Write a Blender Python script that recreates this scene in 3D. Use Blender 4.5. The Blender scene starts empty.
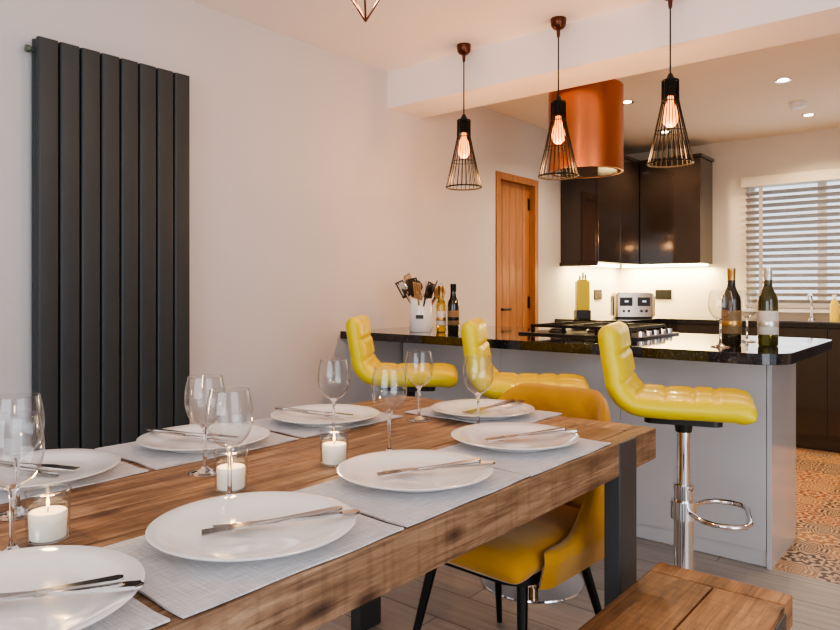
import bpy, bmesh, math, random
from mathutils import Vector, Matrix, Euler
random.seed(4)
pi=math.pi
CX=2.69
# ------------------------------------------------------------------ materials
def mat(name,col,rough=.5,metal=0,nz=0.0,nscale=8,bump=0,bscale=60,trans=0,ior=1.45,emit=None,es=0,sheen=0,coat=0,spec=.5):
    m=bpy.data.materials.new(name); m.use_nodes=True
    nt=m.node_tree; b=nt.nodes['Principled BSDF']
    b.inputs['Base Color'].default_value=(*col,1); b.inputs['Roughness'].default_value=rough
    b.inputs['Metallic'].default_value=metal; b.inputs['IOR'].default_value=ior
    b.inputs['Transmission Weight'].default_value=trans
    b.inputs['Specular IOR Level'].default_value=spec
    if sheen: b.inputs['Sheen Weight'].default_value=sheen
    if coat: b.inputs['Coat Weight'].default_value=coat; b.inputs['Coat Roughness'].default_value=.05
    if emit: b.inputs['Emission Color'].default_value=(*emit,1); b.inputs['Emission Strength'].default_value=es
    tc=nt.nodes.new('ShaderNodeTexCoord')
    if nz:
        n=nt.nodes.new('ShaderNodeTexNoise'); n.inputs['Scale'].default_value=nscale; n.inputs['Detail'].default_value=4
        nt.links.new(tc.outputs['Object'],n.inputs['Vector'])
        mx=nt.nodes.new('ShaderNodeMix'); mx.data_type='RGBA'
        mx.inputs[6].default_value=(*[max(0,c*(1-nz)) for c in col],1); mx.inputs[7].default_value=(*[min(1,c*(1+nz)) for c in col],1)
        nt.links.new(n.outputs['Fac'],mx.inputs[0]); nt.links.new(mx.outputs[2],b.inputs['Base Color'])
    if bump:
        n=nt.nodes.new('ShaderNodeTexNoise'); n.inputs['Scale'].default_value=bscale; n.inputs['Detail'].default_value=3
        nt.links.new(tc.outputs['Object'],n.inputs['Vector'])
        bp=nt.nodes.new('ShaderNodeBump'); bp.inputs['Strength'].default_value=bump; bp.inputs['Distance'].default_value=.01
        nt.links.new(n.outputs['Fac'],bp.inputs['Height']); nt.links.new(bp.outputs[0],b.inputs['Normal'])
    return m
def thinglass(name,lo=.05,hi=.75,pw=3.5,tint=(.97,.98,.98)):
    m=bpy.data.materials.new(name); m.use_nodes=True; nt=m.node_tree; nt.nodes.remove(nt.nodes['Principled BSDF'])
    out=[n for n in nt.nodes if n.type=='OUTPUT_MATERIAL'][0]; L=nt.links.new
    tr=nt.nodes.new('ShaderNodeBsdfTransparent'); tr.inputs[0].default_value=(*tint,1); gl=nt.nodes.new('ShaderNodeBsdfGlossy'); gl.inputs['Roughness'].default_value=.02
    lw=nt.nodes.new('ShaderNodeLayerWeight'); lw.inputs[0].default_value=.5
    p=nt.nodes.new('ShaderNodeMath'); p.operation='POWER'; p.inputs[1].default_value=pw; L(lw.outputs['Facing'],p.inputs[0])
    q=nt.nodes.new('ShaderNodeMath'); q.operation='MULTIPLY_ADD'; q.inputs[1].default_value=hi; q.inputs[2].default_value=lo; L(p.outputs[0],q.inputs[0])
    mx=nt.nodes.new('ShaderNodeMixShader'); L(q.outputs[0],mx.inputs[0]); L(tr.outputs[0],mx.inputs[1]); L(gl.outputs[0],mx.inputs[2]); L(mx.outputs[0],out.inputs[0]); return m
def wood(name,c1,c2,c3,axis='Y',rough=.45,isl=.35,knots=True,wear=.7):
    m=bpy.data.materials.new(name); m.use_nodes=True; nt=m.node_tree; b=nt.nodes['Principled BSDF']; L=nt.links.new
    tc=nt.nodes.new('ShaderNodeTexCoord'); geo=nt.nodes.new('ShaderNodeNewGeometry')
    add=nt.nodes.new('ShaderNodeVectorMath'); add.operation='ADD'
    sc=nt.nodes.new('ShaderNodeVectorMath'); sc.operation='SCALE'; sc.inputs[0].default_value=(3,7,5)
    L(geo.outputs['Random Per Island'],sc.inputs['Scale']); L(tc.outputs['Object'],add.inputs[0]); L(sc.outputs[0],add.inputs[1])
    def noise(s,scale,detail,dist,rg=.65):
        mp=nt.nodes.new('ShaderNodeMapping'); mp.inputs['Scale'].default_value={'Y':(s,1.2,s),'Z':(s,s,1.2),'X':(1.2,s,s)}[axis]
        L(add.outputs[0],mp.inputs['Vector'])
        n=nt.nodes.new('ShaderNodeTexNoise'); n.inputs['Scale'].default_value=scale; n.inputs['Detail'].default_value=detail; n.inputs['Roughness'].default_value=rg; n.inputs['Distortion'].default_value=dist
        L(mp.outputs[0],n.inputs['Vector']); return n
    def mult(last,n,p0,c0,p1,f):
        r=nt.nodes.new('ShaderNodeValToRGB'); e=r.color_ramp.elements
        e[0].position=p0; e[0].color=(*c0,1); e[1].position=p1; e[1].color=(1,1,1,1); L(n.outputs[0],r.inputs[0])
        mx=nt.nodes.new('ShaderNodeMix'); mx.data_type='RGBA'; mx.blend_type='MULTIPLY'; mx.inputs[0].default_value=f
        L(last,mx.inputs[6]); L(r.outputs[0],mx.inputs[7]); return mx.outputs[2]
    n=noise(14,1.8,8,1.0)
    r=nt.nodes.new('ShaderNodeValToRGB'); e=r.color_ramp.elements
    e[0].position=.30; e[0].color=(*c1,1); e[1].position=.70; e[1].color=(*c3,1); k=e.new(.5); k.color=(*c2,1)
    L(n.outputs['Fac'],r.inputs[0])
    last=mult(r.outputs[0],noise(5,2.4,6,2.0),.34,(.36,.31,.28),.54,wear)
    last=mult(last,noise(60,2.5,4,.2),.36,(.35,.30,.27),.48,wear)
    if knots:
        vo=nt.nodes.new('ShaderNodeTexVoronoi'); vo.inputs['Scale'].default_value=3.4
        mp=nt.nodes.new('ShaderNodeMapping'); mp.inputs['Scale'].default_value={'Y':(2.2,1,2.2),'Z':(2.2,2.2,1),'X':(1,2.2,2.2)}[axis]; L(add.outputs[0],mp.inputs['Vector']); L(mp.outputs[0],vo.inputs['Vector'])
        last=mult(last,vo,.05,(.12,.07,.04),.15,.9)
        mp=nt.nodes.new('ShaderNodeMapping'); mp.inputs['Scale'].default_value={'Y':(3,45,3),'X':(45,3,3),'Z':(3,3,45)}[axis]; L(add.outputs[0],mp.inputs['Vector'])
        n4=nt.nodes.new('ShaderNodeTexNoise'); n4.inputs['Scale'].default_value=1.3; n4.inputs['Detail'].default_value=3; L(mp.outputs[0],n4.inputs['Vector'])
        last=mult(last,n4,.36,(.6,.55,.5),.5,.4)
    hs=nt.nodes.new('ShaderNodeHueSaturation')
    mr=nt.nodes.new('ShaderNodeMapRange'); mr.inputs[3].default_value=1-isl; mr.inputs[4].default_value=1+isl
    L(geo.outputs['Random Per Island'],mr.inputs[0]); L(mr.outputs[0],hs.inputs['Value']); L(last,hs.inputs['Color'])
    L(hs.outputs[0],b.inputs['Base Color']); b.inputs['Roughness'].default_value=rough
    bp=nt.nodes.new('ShaderNodeBump'); bp.inputs['Strength'].default_value=.4; bp.inputs['Distance'].default_value=.004
    L(n.outputs['Fac'],bp.inputs['Height']); L(bp.outputs[0],b.inputs['Normal'])
    return m

WALL=mat('wall_paint',(.57,.545,.545),.85,nz=.03,nscale=1.5,bump=.03,bscale=180)
WALLK=mat('wall_paint_warm_lit',(.60,.56,.53),.85,nz=.03,nscale=1.5,bump=.03,bscale=180)  # same paint as the left wall, warm lamplight put into the colour
WALLB=mat('wall_paint_kitchen',(.70,.63,.53),.8,nz=.03,nscale=1.5,bump=.03,bscale=180)
CEIL=mat('ceiling_paint',(.86,.79,.77),.9,nz=.02,nscale=1.5,bump=.03,bscale=150)
CEILK=mat('ceiling_paint_warm_lit',(.86,.74,.61),.9,nz=.02,nscale=1.5,bump=.03,bscale=150)  # same ceiling, cream tint stands in for warm bounced lamplight
WHITE=mat('white_gloss_paint',(.8,.8,.79),.35,nz=.02)
TABLEW=wood('reclaimed_wood',(.11,.058,.03),(.25,.142,.076),(.45,.29,.175),rough=.5,isl=.22,wear=.62)
BENCHW=wood('bench_wood',(.10,.042,.017),(.25,.115,.046),(.40,.21,.095),wear=.6)
OAK=wood('oak_door_wood',(.30,.125,.04),(.37,.16,.053),(.44,.20,.07),axis='Z',isl=.07,knots=False,wear=.25)
STEEL=mat('powder_coated_steel',(.075,.08,.085),.45,.6,nz=.1,bump=.05)
RAD=mat('anthracite_enamel',(.035,.041,.045),.5,.1,nz=.08,bump=.03,bscale=300)
PORC=mat('porcelain',(.84,.84,.84),.12,nz=.01,coat=.5)
def cloth():
    m=mat('placemat_cloth',(.58,.57,.58),.95,sheen=.3); nt=m.node_tree; b=nt.nodes['Principled BSDF']; L=nt.links.new
    tc=nt.nodes.new('ShaderNodeTexCoord')
    def st(s):
        mp=nt.nodes.new('ShaderNodeMapping'); mp.inputs['Scale'].default_value=s; L(tc.outputs['Object'],mp.inputs['Vector'])
        n=nt.nodes.new('ShaderNodeTexNoise'); n.inputs['Scale'].default_value=1; n.inputs['Detail'].default_value=2; L(mp.outputs[0],n.inputs['Vector']); return n
    a=st((420,18,10)); c=st((18,420,10)); ad=nt.nodes.new('ShaderNodeMath'); ad.operation='ADD'; L(a.outputs['Fac'],ad.inputs[0]); L(c.outputs['Fac'],ad.inputs[1])
    r=nt.nodes.new('ShaderNodeMapRange'); r.inputs[1].default_value=.7; r.inputs[2].default_value=1.3; L(ad.outputs[0],r.inputs[0])
    mx=nt.nodes.new('ShaderNodeMix'); mx.data_type='RGBA'; mx.inputs[6].default_value=(.36,.35,.36,1); mx.inputs[7].default_value=(.64,.62,.63,1); L(r.outputs[0],mx.inputs[0]); L(mx.outputs[2],b.inputs['Base Color'])
    bp=nt.nodes.new('ShaderNodeBump'); bp.inputs['Strength'].default_value=.5; bp.inputs['Distance'].default_value=.002; L(r.outputs[0],bp.inputs['Height']); L(bp.outputs[0],b.inputs['Normal']); return m
CLOTH=cloth()
CUT=mat('cutlery_steel',(.42,.40,.385),.18,1,nz=.03)
CHROME=mat('chrome',(.8,.8,.82),.07,1,nz=.02)
COPPER=mat('brushed_copper',(.47,.17,.075),.30,1,nz=.10,nscale=4)
COPPER2=mat('dark_copper_fitting',(.10,.042,.026),.32,.9,nz=.05)
BLACK=mat('black_metal',(.012,.012,.012),.4,.5,nz=.1)
BLKP=mat('black_plastic',(.015,.015,.016),.35,nz=.1)
GLASS=mat('clear_glass',(1,1,1),0,trans=1,ior=1.42)
TGLASS=thinglass('thin_clear_glass',.10,.9,2.6,(.93,.95,.95))
BGLASS=thinglass('thin_bowl_glass',.07,.9,2.8,(.94,.95,.955))
YEL=mat('yellow_leather',(.74,.60,.002),.36,nz=.06,nscale=6,bump=.12,bscale=250,coat=.15)
MUST=mat('mustard_velvet',(.50,.235,.003),.75,nz=.2,nscale=10,bump=.15,bscale=300,sheen=.3)
GREYG=mat('grey_gloss_panel',(.57,.57,.59),.12,nz=.03,nscale=2,coat=.6)
BROWN=mat('dark_gloss_cabinet',(.024,.017,.014),.1,nz=.1,nscale=3,coat=.6)
WAX=mat('candle_wax',(.88,.84,.76),.5,nz=.02,emit=(1,.75,.45),es=.12)
FLAME=mat('candle_flame',(1,.7,.3),.5,emit=(1,.55,.15),es=10)
def granite():
    m=mat('black_granite',(.012,.012,.014),.07,coat=.5); nt=m.node_tree; b=nt.nodes['Principled BSDF']
    tc=nt.nodes.new('ShaderNodeTexCoord'); v=nt.nodes.new('ShaderNodeTexNoise'); v.inputs['Scale'].default_value=160; v.inputs['Detail'].default_value=3
    r=nt.nodes.new('ShaderNodeValToRGB'); r.color_ramp.elements[0].position=.58; r.color_ramp.elements[0].color=(.006,.006,.008,1)
    r.color_ramp.elements[1].position=.75; r.color_ramp.elements[1].color=(.11,.11,.12,1)
    nt.links.new(tc.outputs['Object'],v.inputs['Vector']); nt.links.new(v.outputs['Fac'],r.inputs[0]); nt.links.new(r.outputs[0],b.inputs['Base Color']); return m
GRAN=granite()
def floorwood():
    m=bpy.data.materials.new('grey_plank_floor'); m.use_nodes=True; nt=m.node_tree; b=nt.nodes['Principled BSDF']; L=nt.links.new
    tc=nt.nodes.new('ShaderNodeTexCoord'); br=nt.nodes.new('ShaderNodeTexBrick'); L(tc.outputs['Object'],br.inputs['Vector'])
    br.inputs['Scale'].default_value=1; br.inputs['Brick Width'].default_value=1.2; br.inputs['Row Height'].default_value=.19; br.inputs['Mortar Size'].default_value=.0025
    br.inputs['Color1'].default_value=(.44,.40,.365,1); br.inputs['Color2'].default_value=(.54,.495,.455,1); br.inputs['Mortar'].default_value=(.2,.17,.15,1)
    mp=nt.nodes.new('ShaderNodeMapping'); mp.inputs['Scale'].default_value=(1.5,18,1); L(tc.outputs['Object'],mp.inputs['Vector'])
    n=nt.nodes.new('ShaderNodeTexNoise'); n.inputs['Scale'].default_value=2; n.inputs['Detail'].default_value=7; L(mp.outputs[0],n.inputs['Vector'])
    mx=nt.nodes.new('ShaderNodeMix'); mx.data_type='RGBA'; mx.blend_type='MULTIPLY'; mx.inputs[0].default_value=.6
    r=nt.nodes.new('ShaderNodeValToRGB'); r.color_ramp.elements[0].position=.3; r.color_ramp.elements[0].color=(.55,.52,.5,1); r.color_ramp.elements[1].position=.7; r.color_ramp.elements[1].color=(1,1,1,1)
    L(n.outputs['Fac'],r.inputs[0]); L(br.outputs['Color'],mx.inputs[6]); L(r.outputs[0],mx.inputs[7]); L(mx.outputs[2],b.inputs['Base Color'])
    b.inputs['Roughness'].default_value=.4; return m
def tilefloor():
    m=bpy.data.materials.new('patterned_floor_tile'); m.use_nodes=True; nt=m.node_tree; b=nt.nodes['Principled BSDF']; L=nt.links.new
    def vm(op,a,bv=None,s=None):
        n=nt.nodes.new('ShaderNodeVectorMath'); n.operation=op
        L(a,n.inputs[0])
        if bv is not None:
            if hasattr(bv,'links'): L(bv,n.inputs[1])
            else: n.inputs[1].default_value=bv
        return n
    def ma(op,a,bv=None,c=None):
        n=nt.nodes.new('ShaderNodeMath'); n.operation=op
        for i,x in enumerate((a,bv,c)):
            if x is None: continue
            if hasattr(x,'links'): L(x,n.inputs[i])
            else: n.inputs[i].default_value=x
        return n.outputs[0]
    tc=nt.nodes.new('ShaderNodeTexCoord')
    p=vm('MULTIPLY',tc.outputs['Object'],(6.5,6.5,0)).outputs[0]
    fl=vm('FLOOR',p).outputs[0]; fr=vm('FRACTION',p).outputs[0]
    q=vm('ABSOLUTE',vm('SUBTRACT',fr,(.5,.5,0)).outputs[0]).outputs[0]
    wn=nt.nodes.new('ShaderNodeTexWhiteNoise'); wn.noise_dimensions='3D'; L(fl,wn.inputs['Vector'])
    ln=vm('LENGTH',q).outputs['Value']; sx=nt.nodes.new('ShaderNodeSeparateXYZ'); L(q,sx.inputs[0])
    man=ma('ADD',sx.outputs[0],sx.outputs[1]); mxx=ma('MAXIMUM',sx.outputs[0],sx.outputs[1])
    sel=ma('GREATER_THAN',wn.outputs['Value'],.5)
    mix=ma('ADD',ma('MULTIPLY',man,sel),ma('MULTIPLY',ln,ma('SUBTRACT',1.0,sel)))
    k=ma('ADD',ma('MULTIPLY',wn.outputs['Value'],4.),3.)
    ang=ma('ARCTAN2',sx.outputs[1],sx.outputs[0])
    pet=ma('MULTIPLY',ma('COSINE',ma('MULTIPLY',ang,8.)),.06)
    val=ma('FRACT',ma('MULTIPLY',ma('ADD',mix,pet),k))
    pt=ma('GREATER_THAN',val,.5)
    gr=ma('GREATER_THAN',mxx,.487)
    cr=nt.nodes.new('ShaderNodeValToRGB'); cr.color_ramp.interpolation='CONSTANT'; e=cr.color_ramp.elements
    e[0].position=0; e[0].color=(.28,.075,.02,1); e[1].position=.35; e[1].color=(.07,.03,.02,1); x=e.new(.6); x.color=(.36,.15,.04,1); x=e.new(.8); x.color=(.08,.07,.065,1)
    L(wn.outputs['Color'],cr.inputs[0])
    m1=nt.nodes.new('ShaderNodeMix'); m1.data_type='RGBA'; m1.inputs[7].default_value=(.60,.40,.24,1); L(pt,m1.inputs[0]); L(cr.outputs[0],m1.inputs[6])
    m2=nt.nodes.new('ShaderNodeMix'); m2.data_type='RGBA'; m2.inputs[7].default_value=(.26,.18,.12,1); L(gr,m2.inputs[0]); L(m1.outputs[2],m2.inputs[6])
    L(m2.outputs[2],b.inputs['Base Color']); b.inputs['Roughness'].default_value=.3
    return m
# ------------------------------------------------------------------ mesh builder
class M:
    def __init__(s): s.v=[];s.f=[];s.m=[];s.s=[]
    def add(s,vs,fs,mi=0,sm=False,T=None):
        o=len(s.v)
        for p in vs:
            p=Vector(p); s.v.append(T@p if T else p)
        for f in fs: s.f.append([i+o for i in f]); s.m.append(mi); s.s.append(sm)
        return s
    def box(s,lo,hi,mi=0,T=None):
        x0,y0,z0=lo;x1,y1,z1=hi
        vs=[(x0,y0,z0),(x1,y0,z0),(x1,y1,z0),(x0,y1,z0),(x0,y0,z1),(x1,y0,z1),(x1,y1,z1),(x0,y1,z1)]
        return s.add(vs,[(0,3,2,1),(4,5,6,7),(0,1,5,4),(1,2,6,5),(2,3,7,6),(3,0,4,7)],mi,False,T)
    def prism(s,poly,z0,z1,mi=0,T=None,sm=False):
        n=len(poly); vs=[(x,y,z0) for x,y in poly]+[(x,y,z1) for x,y in poly]
        s.add(vs,[list(range(n))[::-1],list(range(n,2*n))],mi,False,T)
        o=len(s.v)-2*n
        for i in range(n): s.f.append([o+i,o+(i+1)%n,o+n+(i+1)%n,o+n+i]); s.m.append(mi); s.s.append(sm)
        return s
    def lathe(s,prof,mi=0,seg=32,T=None,sm=True):
        vs=[];rings=[]
        for r,z in prof:
            if r<=1e-6: rings.append([len(vs)]); vs.append((0,0,z))
            else:
                rings.append(list(range(len(vs),len(vs)+seg)))
                vs+= [(r*math.cos(2*pi*i/seg),r*math.sin(2*pi*i/seg),z) for i in range(seg)]
        fs=[]
        for a,b in zip(rings,rings[1:]):
            if len(a)==1 and len(b)==1: continue
            for i in range(seg):
                j=(i+1)%seg
                if len(a)==1: fs.append((a[0],b[j],b[i]))
                elif len(b)==1: fs.append((a[i],a[j],b[0]))
                else: fs.append((a[i],a[j],b[j],b[i]))
        return s.add(vs,fs,mi,sm,T)
    def tube(s,pts,r,mi=0,seg=8,closed=False,T=None):
        pts=[Vector(p) for p in pts]; n=len(pts); rs=r if isinstance(r,(list,tuple)) else [r]*n
        vs=[];prev=None
        for i,p in enumerate(pts):
            if closed: t=(pts[(i+1)%n]-pts[i-1]).normalized()
            else: t=(pts[min(i+1,n-1)]-pts[max(i-1,0)]).normalized()
            if prev is None:
                u=t.orthogonal().normalized()
            else:
                u=(prev-t*prev.dot(t)); u=u.normalized() if u.length>1e-6 else t.orthogonal().normalized()
            prev=u; w=t.cross(u)
            vs+=[p+rs[i]*(u*math.cos(2*pi*k/seg)+w*math.sin(2*pi*k/seg)) for k in range(seg)]
        fs=[]
        for i in range(n if closed else n-1):
            a=i*seg;b=((i+1)%n)*seg
            for k in range(seg): fs.append((a+k,a+(k+1)%seg,b+(k+1)%seg,b+k))
        s.add(vs,fs,mi,True,T)
        if not closed:
            o=len(s.v)-len(vs)
            s.f.append([o+k for k in range(seg)][::-1]); s.f.append([o+(n-1)*seg+k for k in range(seg)])
            s.m+=[mi,mi]; s.s+=[False,False]
        return s
    def pad(s,path,width,thick,mi=0,T=None,seams_u=(),seams_v=(),g=.006,rnd=.035,stations=64,N=30):
        P=[Vector(p) for p in path]; d=[0]
        for a,b in zip(P,P[1:]): d.append(d[-1]+(b-a).length)
        Lg=d[-1]
        def at(t):
            t=min(max(t,0),Lg)
            for i in range(len(P)-1):
                if t<=d[i+1]+1e-9: return P[i].lerp(P[i+1],(t-d[i])/(d[i+1]-d[i]))
            return P[-1]
        vs=[];rows=[]
        for i in range(stations+1):
            f=i/stations; t=Lg*(f-.06*math.sin(2*pi*f))
            p=at(t); tg=(at(t+.02)-at(t-.02)).normalized(); n=Vector((-tg.y,tg.x))
            e=min(t,Lg-t)/rnd; e=1 if e>=1 else math.sqrt(max(0,1-(1-e)**2))
            row=[]
            for k in range(2*N):
                th=(-pi/2+pi*k/N) if k<=N else (pi/2-pi*(k-N)/N)
                top=k<=N
                sn=math.sin(th); w=width/2*(1-.10*(1-e)); y=w*sn
                h=thick/2*e*math.sqrt(max(0,1-abs(sn)**6))
                if top:
                    gr=0
                    for su in seams_u: gr+=math.exp(-((t-su)/.009)**2)
                    for sv in seams_v: gr+=math.exp(-((y-sv)/.009)**2)
                    h-=g*min(gr,1.5)*e*(1-abs(sn)**8)
                    q=p+n*h
                else: q=p-n*h
                row.append(len(vs)); vs.append((q.x,y,q.y))
            rows.append(row)
        fs=[]
        for a,b in zip(rows,rows[1:]):
            for k in range(2*N): j=(k+1)%(2*N); fs.append((a[k],a[j],b[j],b[k]))
        fs.append(rows[0][::-1]); fs.append(rows[-1])
        return s.add(vs,fs,mi,True,T)
    def mesh(s,name,mats,merge=False,sharp=48):
        me=bpy.data.meshes.new(name); me.from_pydata([tuple(v) for v in s.v],[],s.f)
        for m in mats: me.materials.append(m)
        for p,mi,sm in zip(me.polygons,s.m,s.s): p.material_index=mi; p.use_smooth=sm
        bm=bmesh.new(); bm.from_mesh(me)
        if merge: bmesh.ops.remove_doubles(bm,verts=bm.verts,dist=1e-5)
        bmesh.ops.recalc_face_normals(bm,faces=bm.faces); bm.to_mesh(me); bm.free(); me.update()
        if sharp and any(s.s): me.set_sharp_from_angle(angle=math.radians(sharp))
        return me
    def obj(s,name,mats,loc=(0,0,0),rot=(0,0,0),bevel=0,parent=None,merge=False):
        return inst(s.mesh(name,mats,merge),name,loc,rot,bevel,parent)
def inst(me,name,loc=(0,0,0),rot=(0,0,0),bevel=0,parent=None):
    o=bpy.data.objects.new(name,me); bpy.context.scene.collection.objects.link(o); o.location=loc; o.rotation_euler=rot
    if bevel:
        b=o.modifiers.new('bevel','BEVEL'); b.width=bevel; b.segments=2; b.limit_method='ANGLE'; b.angle_limit=math.radians(50)
    if parent: o.parent=parent
    return o
def Tm(loc=(0,0,0),rot=(0,0,0)): return Matrix.Translation(loc)@Euler(rot).to_matrix().to_4x4()
def light(kind,name,loc,energy,col=(1,1,1),size=.1,sy=None,rot=(0,0,0),parent=None,spot=None):
    d=bpy.data.lights.new(name,kind); d.energy=energy; d.color=col
    if kind=='AREA':
        d.size=size
        if sy: d.shape='RECTANGLE'; d.size_y=sy
    elif kind in('POINT','SPOT'): d.shadow_soft_size=size
    if kind=='SPOT': d.spot_size=spot; d.spot_blend=.6
    o=bpy.data.objects.new(name,d); bpy.context.scene.collection.objects.link(o); o.location=loc; o.rotation_euler=rot
    if parent: o.parent=parent
    return o
def arc(cx,cy,r,a0,a1,n): return [(cx+r*math.cos(a0+(a1-a0)*i/n),cy+r*math.sin(a0+(a1-a0)*i/n)) for i in range(n+1)]
def rrect(x0,y0,x1,y1,r,n=6):
    return arc(x1-r,y0+r,r,-pi/2,0,n)+arc(x1-r,y1-r,r,0,pi/2,n)+arc(x0+r,y1-r,r,pi/2,pi,n)+arc(x0+r,y0+r,r,pi,1.5*pi,n)
# ------------------------------------------------------------------ room
H=2.40; YB=6.2; XR=4.8; YF=-2.2
M().box((-.1,YF-.1,-.1),(XR+.1,3.1,0)).obj('floor',[floorwood()])
M().box((-.1,3.1,-.1),(XR+.1,YB+.1,0)).obj('floor_kitchen',[tilefloor()])
M().box((-.1,YF-.1,H),(XR+.1,3.1,H+.1)).obj('ceiling',[CEIL])
M().box((-.1,3.1,H),(XR+.1,YB+.1,H+.1)).obj('ceiling_kitchen',[CEILK])
D0,D1,DH=4.10,4.68,1.98
w=M(); w.box((-.1,YF,0),(0,3.27,H)); w.obj('wall_left',[WALL])
w=M(); w.box((-.1,3.27,0),(0,D0,H)).box((-.1,D0,DH),(0,D1,H)).box((-.1,D1,0),(0,YB,H)); w.obj('wall_left_kitchen',[WALLK])
WX0,WX1,WZ0,WZ1=1.12,2.75,.99,2.04
w=M(); w.box((0,YB,0),(WX0,YB+.1,H)).box((WX1,YB,0),(XR,YB+.1,H)).box((WX0,YB,0),(WX1,YB+.1,WZ0)).box((WX0,YB,WZ1),(WX1,YB+.1,H)); w.obj('wall_back',[WALLB])
w=M(); w.box((XR,YF,0),(XR+.1,-1.6,H)).box((XR,2.0,0),(XR+.1,YB,H)).box((XR,-1.6,2.15),(XR+.1,2.0,H)).box((XR,-1.6,0),(XR+.1,2.0,.02)); w.obj('wall_right',[WALL])
w=M(); w.box((0,YF-.1,0),(1.0,YF,H)).box((3.8,YF-.1,0),(XR,YF,H)).box((1.0,YF-.1,2.15),(3.8,YF,H)).box((1.0,YF-.1,0),(3.8,YF,.7)); w.obj('wall_front',[WALL])
M().box((0,2.97,2.19),(XR,3.27,H)).obj('ceiling_beam',[CEIL])
M().box((0.001,YF,0),(.015,3.0,.12)).obj('baseboard_left',[WHITE],bevel=.004)
def winframe(name,axis,a0,a1,z0,z1,pos,nm):
    m=M(); t=.05
    def b(u0,u1,za,zb,d0,d1,mi=0):
        if axis=='x': m.box((u0,pos+d0,za),(u1,pos+d1,zb),mi)
        else: m.box((pos+d0,u0,za),(pos+d1,u1,zb),mi)
    b(a0,a1,z0,z0+t,0,.06); b(a0,a1,z1-t,z1,0,.06); b(a0,a0+t,z0+t,z1-t,0,.06); b(a1-t,a1,z0+t,z1-t,0,.06)
    for i in range(1,nm):
        c=a0+(a1-a0)*i/nm; b(c-t*.6,c+t*.6,z0+t,z1-t,0,.06)
    return m.obj(name,[WHITE],bevel=.004)
winframe('window_1','x',WX0,WX1,WZ0,WZ1,YB+.03,3)
winframe('window_2','y',-1.6,2.0,.02,2.15,XR+.02,3)  # unseen, put in with the wall opening to bring in daylight
winframe('window_3','x',1.0,3.8,.7,2.15,YF-.08,3)  # unseen window behind the camera, added as a daylight source
M().box((WX0-.05,YB-.06,WZ0-.03),(WX1+.05,YB+.03,WZ0)).obj('window_sill',[WHITE],bevel=.004)
# blind
BL=wood('blind_slat_wood',(.33,.30,.27),(.42,.385,.35),(.50,.46,.42),axis='X',isl=.08,knots=False,wear=.3)
BLC=mat('blind_valance',(.66,.60,.50),.6,nz=.03)
m=M(); bx0,bx1=WX0+.005,WX1-.005
m.box((bx0-.03,YB-.085,WZ1-.05),(bx1+.03,YB-.005,WZ1+.03),1)
z=WZ0+.06
while z<WZ1-.07:
    m.box((bx0,-.026,-.0015),(bx1,.026,.0015),0,Tm((0,YB-.048,z),(math.radians(-30),0,0))); z+=.052
m.box((bx0,YB-.07,WZ0+.01),(bx1,YB-.025,WZ0+.03))
for x in (bx0+.12,(bx0+bx1)/2,bx1-.12):
    m.box((x-.014,YB-.079,WZ0+.02),(x+.014,YB-.077,WZ1-.05),0)
m.obj('venetian_blind',[BL,BLC])
# door
m=M()
n=5; wd=(D1-D0-.10)/n
for i in range(n): m.box((-.075,D0+.05+i*wd+.002,.01),(-.04,D0+.05+(i+1)*wd-.002,DH-.05))
m.box((-.09,D0+.05,.01),(-.075,D1-.05,DH-.05))
m.box((-.095,D0+.001,0.001),(.012,D0+.05,DH-.001)); m.box((-.095,D1-.05,0.001),(.012,D1-.001,DH-.001)); m.box((-.095,D0+.05,DH-.05),(.012,D1-.05,DH-.001))
for z in (.25,1.0,1.75): m.box((-.04,D1-.075,z),(-.034,D1-.05,z+.09),1)
m.tube([(-.04,D0+.1,1.0),(-.0,D0+.1,1.0),(.0,D0+.2,1.0)],.009,1)
m.obj('door_1',[OAK,BLACK],bevel=.003)
# ------------------------------------------------------------------ radiator
m=M(); y0,y1=1.03,1.640; zb,zt=.25,2.042; n=8; p=(y1-y0)/n
for i in range(n):
    a=y0+i*p+.003; b=y0+(i+1)*p-.003
    for xo,th in ((.055,.022),(.02,.018)):
        poly=rrect(xo,a,xo+th+.008,b,.008,4); m.prism(poly,zb,zt,0,sm=False)
for z in (zb+.03,zt-.06): m.box((.028,y0+.005,z),(.06,y1-.005,z+.035))
for zz in (zt-.25,zb+.2):
    m.box((0.001,y0+.1,zz),(.03,y0+.14,zz+.05)); m.box((0.001,y1-.14,zz),(.03,y1-.1,zz+.05))
VERD=mat('radiator_valve',(.12,.16,.13),.4,.6,nz=.1)
m.tube([(.04,y0+.03,zt-.04),(.04,y0-.02,zt-.04)],.009,1); m.tube([(.04,y0-.01,zt-.04),(.04,y0-.022,zt-.04)],.014,1)
m.tube([(.04,y0+.04,zb+.02),(.04,y0+.04,0.001)],.008,1); m.tube([(.04,y1-.04,zb+.02),(.04,y1-.04,0.001)],.008,1)
m.obj('vertical_radiator',[RAD,VERD])
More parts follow.
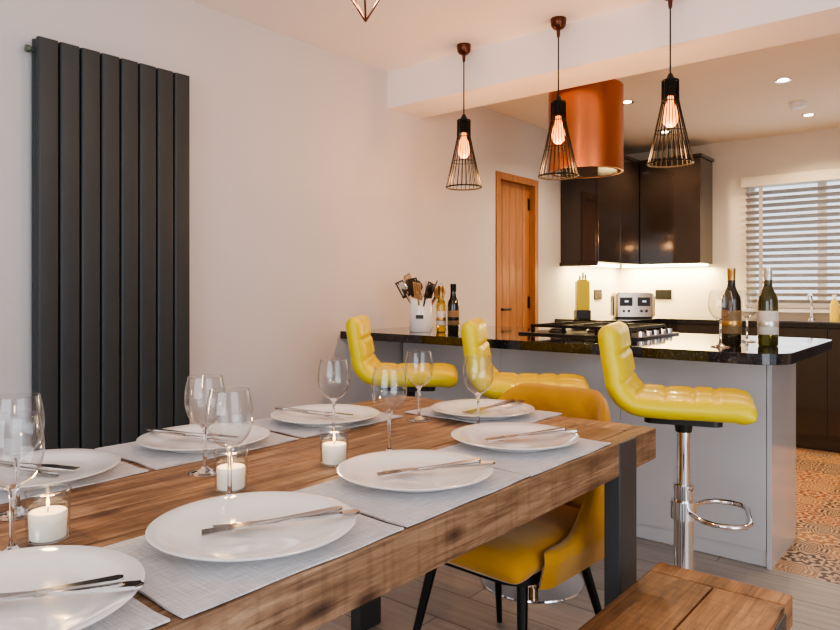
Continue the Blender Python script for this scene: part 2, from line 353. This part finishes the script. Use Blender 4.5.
# ------------------------------------------------------------------ table
TX0,TX1,TY0,TY1,TZ=1.04,1.978,-.05,1.89,.76
m=M(); n=6; p=(TX1-TX0-.1)/n
def hb(lo,hi): m.box(lo,hi,0)
for i in range(n): hb((TX0+.05+i*p+.0012,TY0+.09,TZ-.04),(TX0+.05+(i+1)*p-.0012,TY1-.09,TZ-random.uniform(0,.0012)))
for a,b in ((TX0,TX0+.049),(TX1-.049,TX1)):
    hb((a,TY0,TZ-.085),(b,TY1,TZ))
hb((TX0+.05,TY1-.089,TZ-.085),(TX1-.05,TY1,TZ)); hb((TX0+.05,TY0,TZ-.085),(TX1-.05,TY0+.089,TZ))
for ya,yb in ((TY1-.25,TY1-.145),(TY0+.15,TY0+.255)):
    m.box((TX1-.04,ya,0),(TX1+.004,yb,TZ-.0005),1); m.box((TX0-.004,ya,0),(TX0+.04,yb,TZ-.0005),1)
    m.box((TX0+.04,ya,TZ-.11),(TX1-.04,yb,TZ-.086),1)
m.obj('dining_table',[TABLEW,STEEL],bevel=.004)
# bench
m=M(); bx0,bx1,by0,by1,bz=2.04,2.345,.35,1.745,.45
for i in range(2):
    q=(bx1-bx0)/2; m.box((bx0+i*q+.001,by0,bz-.035),(bx0+(i+1)*q-.001,by1-.07,bz))
m.box((bx0,by1-.069,bz-.07),(bx1,by1,bz)); m.box((bx0,by0,bz-.07),(bx0+.04,by1-.07,bz-.036)); m.box((bx1-.04,by0,bz-.07),(bx1,by1-.07,bz-.036))
for ya,yb in ((by1-.17,by1-.08),(by0+.08,by0+.17)):
    m.box((bx1-.03,ya,0),(bx1+.004,yb,bz-.012),1); m.box((bx0-.004,ya,0),(bx0+.03,yb,bz-.036),1)
    m.box((bx0+.03,ya,0),(bx1-.03,yb,.012),1); m.box((bx0+.03,ya,bz-.085),(bx1-.03,yb,bz-.071),1)
m.obj('wooden_bench',[BENCHW,STEEL],bevel=.004)
# ------------------------------------------------------------------ tableware
def plate():
    R=.155
    pr=[(0,.003),(.085,.003),(.09,0),(.098,.0),(.10,.004),(.13,.012),(R-.002,.019),(R,.0215),(R-.003,.0225),(.128,.0155),(.105,.0095),(.095,.0075),(.06,.0065),(0,.006)]
    return M().lathe(pr,0,64).mesh('dinner_plate',[PORC],sharp=80)
PL=plate()
def mat_mesh(lx,ly):
    m=M(); nx,ny=30,40; top=[];bot=[];fs=[]
    def zz(x,y):
        ex=max(0,abs(x)/(lx/2)-.75)/.25; ey=max(0,abs(y)/(ly/2)-.8)/.2
        return .0034+.0009*(ex*(.5+.5*math.sin(y*38+1))+ey*(.5+.5*math.sin(x*45)))
    for i in range(nx+1):
        for j in range(ny+1):
            x=-lx/2+lx*i/nx; y=-ly/2+ly*j/ny
            wx=x+.0015*math.sin(y*31); wy=y+.0015*math.sin(x*37)
            top.append((wx,wy,zz(x,y)))
            bot.append((wx,wy,max(0,zz(x,y)-.0030)))
    nb=len(top)
    for i in range(nx):
        for j in range(ny):
            a=i*(ny+1)+j; fs.append((a,a+ny+1,a+ny+2,a+1)); fs.append((nb+a,nb+a+1,nb+a+ny+2,nb+a+ny+1))
    for j in range(ny):
        a=j; fs.append((a,a+1,nb+a+1,nb+a)); a=nx*(ny+1)+j; fs.append((a,nb+a,nb+a+1,a+1))
    for i in range(nx):
        a=i*(ny+1); b=a+ny+1; fs.append((a,nb+a,nb+b,b)); a+=ny; b+=ny; fs.append((a,b,nb+b,nb+a))
    m.add(top+bot,fs,0,True)
    return m.mesh('placemat',[CLOTH])
MT=mat_mesh(.285,.385)
def fork_mesh():
    m=M(); 
    for k in range(4):
        y=-.0105+k*.007; m.box((0,y-.0018,0),(.05,y+.0018,.0022))
    o=[(.045,-.0125),(.066,-.010),(.082,-.0035),(.12,-.003),(.19,-.0075),(.205,-.0085),(.211,-.005),(.212,0)]
    m.prism(o+[(x,-y) for x,y in o[::-1][1:]],0,.0028); return m.mesh('fork',[CUT])
def knife_mesh():
    m=M(); o=[(0,.009),(.004,.000),(.015,-.006),(.04,-.0095),(.105,-.009),(.118,-.005),(.13,-.006),(.2,-.009),(.222,-.009),(.228,-.004),(.228,.004),(.222,.009),(.2,.009),(.13,.006),(.118,.007),(.105,.009)]
    m.prism(o[::1],0,.0018); m.prism([(.12,-.005),(.2,-.0085),(.222,-.0085),(.227,0),(.222,.0085),(.2,.0085),(.12,.005)],-.0008,.0035); return m.mesh('table_knife',[CUT])
FK,KN=fork_mesh(),knife_mesh()
def setting(x,y,ang,mx=None,my=None,mr=0):
    x+=CX
    inst(MT,'placemat',((mx+CX) if mx is not None else x,my if my is not None else y,TZ+.0004),(0,0,mr))
    inst(PL,'dinner_plate',(x,y,TZ+.0056))
    d=Vector((math.cos(ang),math.sin(ang))); pn=Vector((-d.y,d.x))
    # knife lies flat, the fork crosses on top of it near the handles
    for me,nm,off,da,st,dz in ((FK,'fork',-.020,.13,.075,.0042),(KN,'table_knife',.014,-.10,.065,0)):
        a=ang+da; s=Vector((x,y))-d*st+pn*off
        inst(me,nm,(s.x,s.y,TZ+.0150+dz),(0,math.radians(-4.6),a))
setting(-.885,.31,math.radians(46),mx=-.862,my=.235,mr=.01)
setting(-.868,.655,math.radians(50),mx=-.858,my=.636,mr=-.008)
setting(-.883,1.055,math.radians(46),mx=-.862,my=1.03,mr=.01)
setting(-.897,1.45,math.radians(49),mx=-.862,my=1.42,mr=.0)
for y,my in ((.58,.56),(.965,.965),(1.36,1.37)):
    setting(-1.472,y,math.radians(205+random.uniform(-6,6)),mx=-1.494,my=my,mr=random.uniform(-.012,.012))
setting(-1.18,1.728,math.radians(75),mx=-1.20,my=1.76,mr=pi/2)
def glass_mesh(name,s=1.0):
    foot=[(0,0),(.032,0),(.034,.001),(.0335,.0022),(.02,.0045),(.008,.009),(.0042,.018),(.0036,.04),(.0036,.078),(.0048,.09),(.011,.0985),(.006,.1005),(0,.1008)]
    bowl=[(.011,.0985),(.0165,.1015),(.023,.106),(.029,.112),(.0335,.119),(.0372,.127),(.0398,.136),(.0412,.146),(.0414,.157),(.0405,.169),(.0385,.182),(.0345,.2)]
    m=M().lathe([(r*s,z*s) for r,z in foot],0,40).lathe([(r*s,z*s) for r,z in bowl],1,48)
    m.tube([(.0345*s*math.cos(2*pi*k/48),.0345*s*math.sin(2*pi*k/48),.2*s) for k in range(48)],.0007,1,6,closed=True)
    return m.mesh(name,[GLASS,BGLASS],sharp=100)
GL=glass_mesh('wine_glass')
for x,y in ((-1.08,.393),(-1.27,.47),(-1.259,.825),(-1.055,.742),(-1.306,1.235),(-1.069,1.185),(-1.287,1.557),(-1.073,1.55)):
    inst(GL,'wine_glass',(x+CX,y,TZ+.0005))
def votive():
    m=M()
    m.lathe([(0,0),(.027,0),(.0295,.002),(.031,.04),(.0315,.075)],0,32)
    m.tube([(.0315*math.cos(2*pi*k/32),.0315*math.sin(2*pi*k/32),.075) for k in range(32)],.0012,4,6,closed=True)
    m.lathe([(0,.004),(.0250,.004),(.0262,.03),(.0268,.042),(.025,.044),(.008,.0425),(0,.042)],1,32)
    m.tube([(0,0,.042),(.0005,0,.046),(.001,0,.050)],.0008,2)
    m.lathe([(0,.048),(.0022,.052),(.0026,.056),(.0016,.062),(0,.067)],3,12)
    return m.mesh('votive_candle',[TGLASS,WAX,BLACK,FLAME,GLASS])
VT=votive()
for x,y in ((-1.107,.4525),(-1.116,.788),(-1.106,1.047)):
    o=inst(VT,'votive_candle',(x+CX,y,TZ+.0005)); light('POINT','candle_light',(0,0,.085),.35,(1,.6,.25),.01,parent=o)
# ------------------------------------------------------------------ dining chair
def chair():
    m=M()
    pl=[(.25,-.2+.3*i/14) for i in range(14)]+arc(.11,.10,.14,0,pi/2,14)+[(.11-.22*i/12,.24) for i in range(1,12)]+arc(-.11,.10,.14,pi/2,pi,14)+[(-.25,.10-.3*i/14) for i in range(1,15)]
    P=[Vector(p) for p in pl]; n=len(P); d=[0]
    for a,b in zip(P,P[1:]): d.append(d[-1]+(b-a).length)
    V=30; vs=[];rows=[]
    for i,p in enumerate(P):
        t=(P[min(i+1,n-1)]-P[max(i-1,0)]).normalized(); nr=Vector((t.y,-t.x))
        q=min(max((p.y+.12)/.36,0),1); s=(q*q*(3-2*q))**1.4; h=.48+.345*s
        ends=min(d[i],d[-1]-d[i])/.05; ef=1 if ends>=1 else math.sqrt(max(.0,1-(1-ends)**2))
        row=[]
        for k in range(2*V):
            inner=k<V; v=(k/(V-1)) if inner else ((2*V-1-k)/(V-1))
            z=.385+(h-.385)*v
            T=.042*ef*(1 if v<.85 else math.sqrt(max(0,1-((v-.85)/.15)**2)))
            off=-T/2 if inner else T/2
            if z>.42:
                a=((d[i]+z)/.085)%1; b=((d[i]-z)/.085)%1
                a=min(a,1-a); b=min(b,1-b); g=.006*(math.exp(-(a/.10)**2)+math.exp(-(b/.10)**2))*(1 if v<.8 else max(0,(1-v)/.2))*ef
                off+= g if inner else 0
            x=p.x+nr.x*off; y=p.y+nr.y*off
            zz=max(0,z-.45); x*=1-.5*zz; y+=.16*zz
            if z<.45: x*=1-.9*(.45-z)
            row.append(len(vs)); vs.append((x,y,z))
        rows.append(row)
    fs=[]
    for a,b in zip(rows,rows[1:]):
        for k in range(2*V): j=(k+1)%(2*V); fs.append((a[k],a[j],b[j],b[k]))
    fs.append(rows[0]); fs.append(rows[-1][::-1])
    m.add(vs,fs,0,True)
    path=[(-.20,.44),(-.1,.437),(.1,.44),(.2,.443),(.25,.436),(.275,.415)]
    m.pad(path,.455,.095,0,Tm(rot=(0,0,-pi/2)),rnd=.045)
    m.prism(rrect(-.20,-.22,.20,.2,.08),.375,.40,1)
    for sx in (-1,1):
        m.tube([(sx*.15,-.15,.385),(sx*.205,-.235,0)],[.016,.009],1,10)
        m.tube([(sx*.15,.14,.385),(sx*.215,.25,0)],[.016,.009],1,10)
    return m
chair().obj('dining_chair',[MUST,BLACK],(1.59,1.748,0),(0,0,math.radians(-3)))
# ------------------------------------------------------------------ bar stools
def stool():
    m=M(); z=.762
    path=[(-.232,.262),(-.224,.2),(-.215,.14),(-.206,.095)]+[(x,y) for x,y in arc(-.116,.09,.09,pi,1.5*pi,8)]+[(-.04,-.002),(.06,0),(.155,.0),(.188,-.006),(.212,-.02)]
    path=[(x,y+z) for x,y in path]
    m.pad(path,.38,.080,0,seams_u=(.10,.19,.28,.37,.46,.53),seams_v=(-.063,.063),g=.0075,rnd=.038,stations=110,N=42)
    m.prism(rrect(-.12,-.12,.12,.12,.03),z-.058,z-.034,2)
    m.lathe([(0,0),(.195,0),(.20,.004),(.198,.009),(.12,.018),(.05,.03),(.036,.05),(.032,.08),(.031,.46),(.033,.47),(.033,.485),(.022,.487),(.022,z-.06),(0,z-.06)],1,40)
    m.lathe([(.0225,z-.10),(.026,z-.10),(.032,z-.06),(.0225,z-.06)],2,24)
    m.tube([(.02,.02,z-.07),(.03,.13,z-.09),(.03,.19,z-.085)],.006,2)
    zf=.40
    loop=[(.02,-.03,zf),(.06,-.11,zf),(.10,-.14,zf),(.15,-.14,zf),(.185,-.12,zf),(.20,-.08,zf),(.20,.08,zf),(.185,.12,zf),(.15,.14,zf),(.10,.14,zf),(.06,.11,zf),(.02,.03,zf)]
    m.tube(loop,.009,1,10)
    m.lathe([(.031,zf-.03),(.042,zf-.03),(.042,zf+.03),(.031,zf+.03)],1,24)
    return m.mesh('bar_stool',[YEL,CHROME,BLKP])
ST=stool()
inst(ST,'bar_stool',(CX-.80,2.37,0),(0,0,math.radians(17)))
inst(ST,'bar_stool',(CX-1.385,2.37,0),(0,0,math.radians(29)))
inst(ST,'bar_stool',(CX-2.01,2.36,0),(0,0,math.radians(37)))
# ------------------------------------------------------------------ bar / island
BX1=CX-.535
m=M()
poly=[(.002,2.59)]+arc(BX1-.12,2.59+.12,.12,-pi/2,0,8)+arc(BX1-.10,3.48,.10,0,pi/2,6)+[(.002,3.58)]
m.prism(poly,.88,.92,0)
cx1=CX-.705
m.box((0.02,3.10,.0),(cx1,3.54,.879),1)
for i,(a,b) in enumerate(((.02,.70),(.70,1.36),(1.36,cx1-.002))): m.box((a+.0006,3.082,.07),(b-.0006,3.0995,.876),1)
m.box((cx1,3.082,.0),(cx1+.018,3.54,.879),1)
m.box((.02,3.09,.005),(cx1,3.0995,.068),2)
m.obj('breakfast_bar',[GRAN,GREYG,GREYG],bevel=.0012)
# hob
m=M(); hx0,hx1,hy0,hy1=.86,1.50,2.98,3.48
m.prism(rrect(hx0,hy0,hx1,hy1,.02),.9205,.929,0)
for cx,cy,r in ((1.02,3.11,.045),(1.02,3.35,.035),(1.34,3.35,.045),(1.34,3.11,.035),(1.18,3.23,.055)):
    m.lathe([(0,0),(r,0),(r,.008),(r*.8,.012),(r*.8,.018),(r*.5,.02),(0,.02)],0,24,Tm((cx,cy,.929)))
for gx in (.93,1.10,1.27,1.43):
    m.box((gx-.006,hy0+.03,.956),(gx+.006,hy1-.03,.970),1)
for gy in (3.02,3.11,3.23,3.35,3.45):
    m.box((.93,gy-.005,.956),(1.43,gy+.005,.970),1)
for gx in (.93,1.10,1.27,1.43):
    for gy in (3.02,3.45): m.box((gx-.007,gy-.007,.929),(gx+.007,gy+.007,.956),1)
for i in range(5): m.lathe([(0,0),(.017,0),(.015,.022),(0,.022)],2,20,Tm((1.468,3.05+.09*i,.929)))
m.obj('gas_hob',[BLKP,BLACK,CHROME],bevel=.001)
# cooker hood
m=M(); R=.2
m.lathe([(0,.02),(R-.012,.02),(R-.012,0),(R,0),(R,.46),(R-.01,.468),(0,.468)],0,72)
m.lathe([(0,.0),(R-.03,.0),(R-.03,.021)],1,48)
for a in range(4): 
    x,y=.11*math.cos(a*pi/2+.5),.11*math.sin(a*pi/2+.5); m.tube([(x,y,.46),(x,y,H-1.783)],.002,1,6)
m.lathe([(0,H-1.783-.03),(.06,H-1.783-.03),(.06,H-1.783)],1,32)
m.obj('cooker_hood',[COPPER,CHROME],(CX-1.71,3.50,1.783))
# ------------------------------------------------------------------ pendants
BULB=mat('amber_bulb_glass',(1,.4,.1),.1,emit=(1,.26,.035),es=5.5)
def pendant():
    m=M(); bot=1.668-H; top=2.012-H
    m.lathe([(0,0),(.036,0),(.037,-.008),(.034,-.034),(.024,-.046),(.010,-.052),(.007,-.085),(0,-.085)],1,32)
    m.tube([(0,0,-.06),(0,0,top+.0)],.0035,0,8)
    m.lathe([(0,top+.035),(.008,top+.03),(.02,top+.005),(.024,top-.0),(.024,top-.06),(.018,top-.065),(0,top-.065)],0,24)
    def rad(t): return .033+.003*t if t<.25 else .034+.057*((t-.25)/.75)**1.05
    nW=24
    for i in range(nW):
        a=2*pi*i/nW; pts=[]
        for k in range(13):
            t=k/12; r=rad(t); pts.append((r*math.cos(a),r*math.sin(a),top+(bot-top)*t))
        m.tube(pts,.0021,0,5)
    for t,rr in ((0,.003),(.25,.0025),(1,.004),(.62,.002)):
        r=rad(t); m.tube([(r*math.cos(2*pi*k/32),r*math.sin(2*pi*k/32),top+(bot-top)*t) for k in range(32)],rr,0,6,closed=True)
    for a in (0,pi/2,pi,1.5*pi): m.tube([(0,0,top),(.033*math.cos(a),.033*math.sin(a),top)],.002,0,5)
    b=top-.065
    m.lathe([(.012,b),(.014,b-.02),(.024,b-.05),(.031,b-.085),(.028,b-.112),(.014,b-.127),(0,b-.13)],2,24)
    return m.mesh('pendant_lamp',[BLACK,COPPER2,BULB])
PD=pendant()
for i,x in enumerate((-2.09,-1.549,-1.03)):
    o=inst(PD,'pendant_lamp',(CX+x,2.89,H))
    light('POINT','bulb_light',(0,0,1.70-H),12,(1,.48,.18),.03,parent=o)
# geometric pendant above table
m=M(); tip=Vector((0,0,1.92-H)); ring=[Vector((.10*math.cos(2*pi*k/5+.4),.10*math.sin(2*pi*k/5+.4),2.06-H)) for k in range(5)]
tp=[Vector((.05*math.cos(2*pi*k/5+.4),.05*math.sin(2*pi*k/5+.4),2.20-H)) for k in range(5)]
for k in range(5):
    m.tube([tip,ring[k]],.003,0,6); m.tube([ring[k],ring[(k+1)%5]],.003,0,6); m.tube([ring[k],tp[k]],.003,0,6); m.tube([tp[k],tp[(k+1)%5]],.003,0,6); m.tube([tp[k],(0,0,2.23-H)],.003,0,6)
m.tube([(0,0,2.22-H),(0,0,-.02)],.003,1,6); m.lathe([(0,0),(.05,0),(.05,-.02),(0,-.03)],0,32)
m.lathe([(0,2.23-H),(.016,2.23-H),(.016,2.17-H),(0,2.17-H)],0,16)
m.lathe([(0,2.17-H),(.012,2.165-H),(.025,2.12-H),(.02,2.09-H),(0,2.08-H)],2,20)
gp=m.obj('geometric_pendant_lamp',[COPPER2,BLACK,BULB],(1.29,1.45,H))
light('POINT','bulb_light',(0,0,2.03-H),11,(1,.66,.42),.05,parent=gp)
# ------------------------------------------------------------------ downlights / detector
DLE=mat('downlight_lens',(1,1,1),.3,emit=(1,.85,.62),es=18)
DL=M().lathe([(.03,-.001),(.045,-.004),(.046,0),(.03,0)],0,32).lathe([(0,-.002),(.03,-.002)],1,32).mesh('ceiling_downlight',[CHROME,DLE])
for x,y in ((-.96,4.59),(-1.88,4.46),(-1.01,5.62),(-2.0,5.5),(.2,4.6),(.2,5.6)):
    o=inst(DL,'ceiling_downlight',(CX+x,y,H-.0005))
    light('SPOT','downlight_beam',(0,0,-.03),48,(1,.73,.46),.03,parent=o,spot=math.radians(145))
M().lathe([(0,0),(.055,0),(.055,-.02),(.045,-.035),(.02,-.04),(0,-.04)],0,32).obj('smoke_detector',[WHITE],(CX-1.0,5.21,H))
# ------------------------------------------------------------------ kitchen units
m=M(); cz0,cz1=1.36,2.24; YC=YB-.003
m.box((.003,5.05,cz0),(.31,YC,cz1)); m.box((.31,5.89,cz0),(.845,YC,cz1))
m.box((.31,5.052,cz0-.0),(.33,5.46,cz1)); m.box((.31,5.464,cz0),(.33,5.866,cz1)); m.box((.334,5.87,cz0),(.845,5.89,cz1))
m.box((.003,5.03,cz1),(.345,YC,cz1+.025)); m.box((.345,5.855,cz1),(.86,YC,cz1+.025))
m.box((.003,5.03,cz0-.03),(.33,5.05,cz0+.0))
m.obj('wall_cabinet',[BROWN,CHROME],bevel=.002)
LED=mat('led_strip',(1,1,1),.3,emit=(1,.80,.38),es=24)
m=M(); m.box((.03,5.1,cz0-.012),(.045,6.1,cz0-.001)); m.box((.06,6.14,cz0-.012),(.82,6.155,cz0-.001)); m.obj('under_cabinet_led_strip',[LED])
light('AREA','under_cabinet_light',(.12,5.6,cz0-.02),22,(1,.76,.36),.08,1.0)
light('AREA','under_cabinet_light_2',(.5,6.12,cz0-.02),18,(1,.76,.36),.7,.08)
m=M()
m.box((.003,4.95,.875),(.62,5.53,.91),0); m.box((.003,5.53,.875),(3.6,YC,.91),0)
m.box((.003,4.97,.10),(.58,5.56,.874),1); m.box((.003,5.56,.1),(3.58,YC,.874),1); m.box((.003,4.99,0),(.54,5.6,.1),1); m.box((.003,5.6,0),(3.55,YC,.1),1)
for i in range(5):
    x=.62+i*.595; m.box((x+.002,5.54,.12),(x+.593,5.5595,.72 if i%2 else .868),1)
    if i%2: m.box((x+.002,5.54,.725),(x+.593,5.5595,.868),1)
m.box((1.35,5.62,.911),(1.9,6.02,.914),2)
m.obj('base_cabinets',[GRAN,BROWN,CHROME],bevel=.002)
m=M(); m.lathe([(0,0),(.025,0),(.025,.01),(.012,.02),(.012,.1),(0,.1)],0,20)
m.tube([(0,0,.08),(0,0,.16),(0,-.02,.19),(0,-.06,.20),(0,-.11,.19),(0,-.13,.16)],.009,0,10); m.obj('kitchen_tap',[CHROME],(1.62,6.08,.911))
m=M(); m.lathe([(0,0),(.03,0),(.032,.02),(.030,.12),(.015,.15),(.012,.16)],0,20).lathe([(.013,.16),(.013,.19),(0,.19)],1,16)
m.obj('washing_up_bottle',[mat('green_soap',(.6,.45,.05),.3,nz=.05),WHITE],(1.80,5.9,.9155))
# toaster
CREAM=mat('toaster_steel',(.56,.48,.40),.25,.85,nz=.04)
m=M(); m.prism(rrect(-.16,-.09,.16,.09,.04),.012,.20,0); m.prism(rrect(-.15,-.08,.15,.08,.035),0,.012,1)
m.prism(rrect(-.145,-.078,.145,.078,.03),.20,.207,0)
for y in (-.04,.005,.04): m.box((-.12,y-.008,.2065),(.12,y+.008,.2085),1)
for sx in (-1,1):
    m.box((sx*.162-.006,-.05,.02),(sx*.162+.006,.05,.18),1)
for x in (-.09,-.05,.05,.09): m.lathe([(0,0),(.011,0),(.010,.012),(0,.012)],1,16,Tm((x,-.09,.06),(pi/2,0,0)))
for x in (-.07,.07): m.box((x-.05,-.0925,.10),(x+.05,-.09,.17),1); m.box((x-.015,-.105,.13),(x+.015,-.09,.145),2)
m.obj('toaster',[CREAM,BLKP,CHROME],(.42,5.5,.9105),(0,0,math.radians(35)),bevel=.004)
# knife block
GRN=mat('lime_green_block',(.50,.43,.02),.35,nz=.05)
m=M(); m.prism([(-.058,-.05),(.058,-.05),(.058,.05),(-.058,.05)],0,.07,1); m.box((-.05,-.04,.07),(.05,.04,.30),0)
m.box((-.036,-.03,.30),(.036,.03,.315),0)
for i,(x,h) in enumerate(((-.02,.03),(.004,.055),(.024,.04))): m.box((x-.006,-.010,.315),(x+.006,.010,.315+h),1)
m.obj('knife_block',[GRN,BLKP],(.18,5.08,.9105),(0,0,math.radians(40)),bevel=.004)
def socket(name,loc,rot,col):
    m=M(); m.box((-.073,-.010,-.043),(.073,-.001,.043),0)
    for s in (-.035,.035):
        m.box((s-.004,-.0105,.012),(s+.004,-.0095,.022),1); m.box((s-.014,-.0105,-.012),(s-.007,-.0095,-.007),1); m.box((s+.007,-.0105,-.012),(s+.014,-.0095,-.007),1)
        m.box((s-.006,-.013,.026),(s+.006,-.0095,.036),0)
    m.obj(name,[col,BLKP],loc,rot,bevel=.002)
socket('wall_socket',(.42,YB,1.10),(0,0,0),BLACK)
socket('wall_socket',(0,5.74,1.10),(0,0,pi/2),BLACK)
# ------------------------------------------------------------------ items on bar
def bottle(nm,bodycol,lab,foil,h=.30,loc=(0,0,0),r=.037,tr=.6):
    g=mat(nm+'_glass',bodycol,.05,trans=tr,ior=1.5,coat=.3)
    m=M(); k=h/.30
    m.lathe([(0,.004),(.02,.004),(r-.003,0),(r,.006),(r,.17*k),(r*.93,.19*k),(r*.62,.212*k),(.016,.23*k),(.0145,.27*k),(.0145,h-.002),(0,h)],0,40)
    m.lathe([(.0150,.24*k),(.0154,.285*k),(.0158,.286*k),(.0158,h+.001),(0,h+.002)],2,24)
    m.lathe([(r+.0002,.045*k),(r+.0008,.046*k),(r+.0008,.135*k),(r+.0002,.136*k)],1,40)
    m.lathe([(r+.0009,.075*k),(r+.0013,.076*k),(r+.0013,.095*k),(r+.0009,.096*k)],2,40)
    return m.obj(nm,[g,lab,foil],loc)
LAB=mat('cream_label',(.62,.58,.50),.6,nz=.15,nscale=60); LAB2=mat('dark_label',(.20,.13,.06),.6,nz=.5,nscale=40)
FO=mat('black_foil',(.02,.02,.02),.3,.6,nz=.1); FG=mat('gold_foil',(.5,.3,.1),.3,.9,nz=.1); FW=mat('silver_foil',(.7,.7,.65),.3,.8,nz=.1)
Z=.9205
bottle('wine_bottle',(.03,.022,.008),LAB2,FG,.305,(CX-.80,2.93,Z),tr=.35)
bottle('wine_bottle',(.09,.085,.02),LAB,FW,.305,(CX-.675,2.97,Z),tr=.6)
GL2=glass_mesh('wine_glass',1.08)
inst(GL2,'wine_glass',(CX-.805,2.80,Z)); inst(GL2,'wine_glass',(CX-.80,3.16,Z))
bottle('olive_oil_bottle',(.75,.5,.05),LAB,FG,.24,(CX-2.215,2.86,Z),.026,.8)
bottle('vinegar_bottle',(.015,.012,.01),LAB2,FO,.25,(CX-2.15,2.88,Z),.030,.2)
# crock
WOODU=mat('spoon_wood',(.45,.27,.12),.6,nz=.2)
m=M(); m.lathe([(0,0),(.056,0),(.059,.004),(.059,.172),(.056,.175),(.054,.172),(.054,.01),(0,.01)],0,40)
m.box((-.02,-.0605,.07),(.02,-.0585,.09),1,Tm(rot=(0,0,.6)))
random.seed(9)
for i in range(14):
    a=2*pi*i/14+.3; lean=random.uniform(.25,.68); L=random.uniform(.22,.27)
    d=Vector((math.cos(a)*lean,math.sin(a)*lean,1)).normalized(); b=Vector((-math.cos(a)*.02,-math.sin(a)*.02,.014)); e=b+d*L
    mi=(1,2,1,1,3)[i%5]; m.tube([b,e],.0045,mi,8)
    T=Matrix.Translation(e)@d.to_track_quat('Z','Y').to_matrix().to_4x4()@Matrix.Rotation(random.uniform(0,3),4,'Z')
    k=i%4
    if k==0: m.prism(rrect(-.028,-.042,.028,.042,.015),-.002,.002,mi,T@Matrix.Rotation(pi/2,4,'X'))
    elif k==1: m.lathe([(0,-.03),(.016,-.025),(.032,0),(.030,.02),(.016,.036),(0,.04)],mi,20,T@Matrix.Diagonal((1,.3,1,1)))
    elif k==2 and i<6:
        for q in range(4):
            al=pi*q/4; m.tube([(math.cos(al)*.022*math.sin(pi*t/8),math.sin(al)*.022*math.sin(pi*t/8),.075*t/8-.01) for t in range(9)],.0014,3,5,T=T)
    else:
        for sx in (-.02,-.007,.007,.02): m.box((sx-.004,-.0015,-.03),(sx+.004,.0015,.045),mi,T)
        m.box((-.024,-.0015,-.045),(.024,.0015,-.03),mi,T); m.box((-.024,-.0015,.045),(.024,.0015,.052),mi,T)
m.obj('utensil_crock',[PORC,BLKP,WOODU,CHROME],(CX-2.32,2.82,Z))
# ------------------------------------------------------------------ lighting
w=bpy.data.worlds.new('World'); bpy.context.scene.world=w; w.use_nodes=True
nt=w.node_tree; bg=nt.nodes['Background']; bg.inputs[0].default_value=(.82,.89,1,1); bg.inputs[1].default_value=1.7
light('AREA','right_daylight_fill',(XR-.03,.2,1.1),68,(.96,.97,1),3.5,2.0,rot=(0,math.radians(90),0))  # area lamp added for soft daylight from the unseen right side
light('AREA','front_daylight_fill',(2.4,YF+.03,1.43),43,(.97,.98,1),2.7,1.4,rot=(math.radians(90),0,0))  # added area lamp behind the camera, unseen, fills with daylight
light('AREA','kitchen_window_daylight',(1.9,YB-.10,1.5),5,(.95,.97,1),1.5,.9,rot=(math.radians(-90),0,0))
try:
    bpy.context.scene.view_settings.look='AgX - Medium High Contrast'
except Exception as ex: print(ex)
# ------------------------------------------------------------------ camera
cd=bpy.data.cameras.new('camera'); cam=bpy.data.objects.new('camera',cd); bpy.context.scene.collection.objects.link(cam)
cam.location=(CX,0,1.14); cam.rotation_euler=(pi/2,0,math.radians(39.5)); cd.sensor_width=36; cd.lens=36*692/840; cd.shift_y=-25/840; cd.clip_start=.02
bpy.context.scene.camera=cam
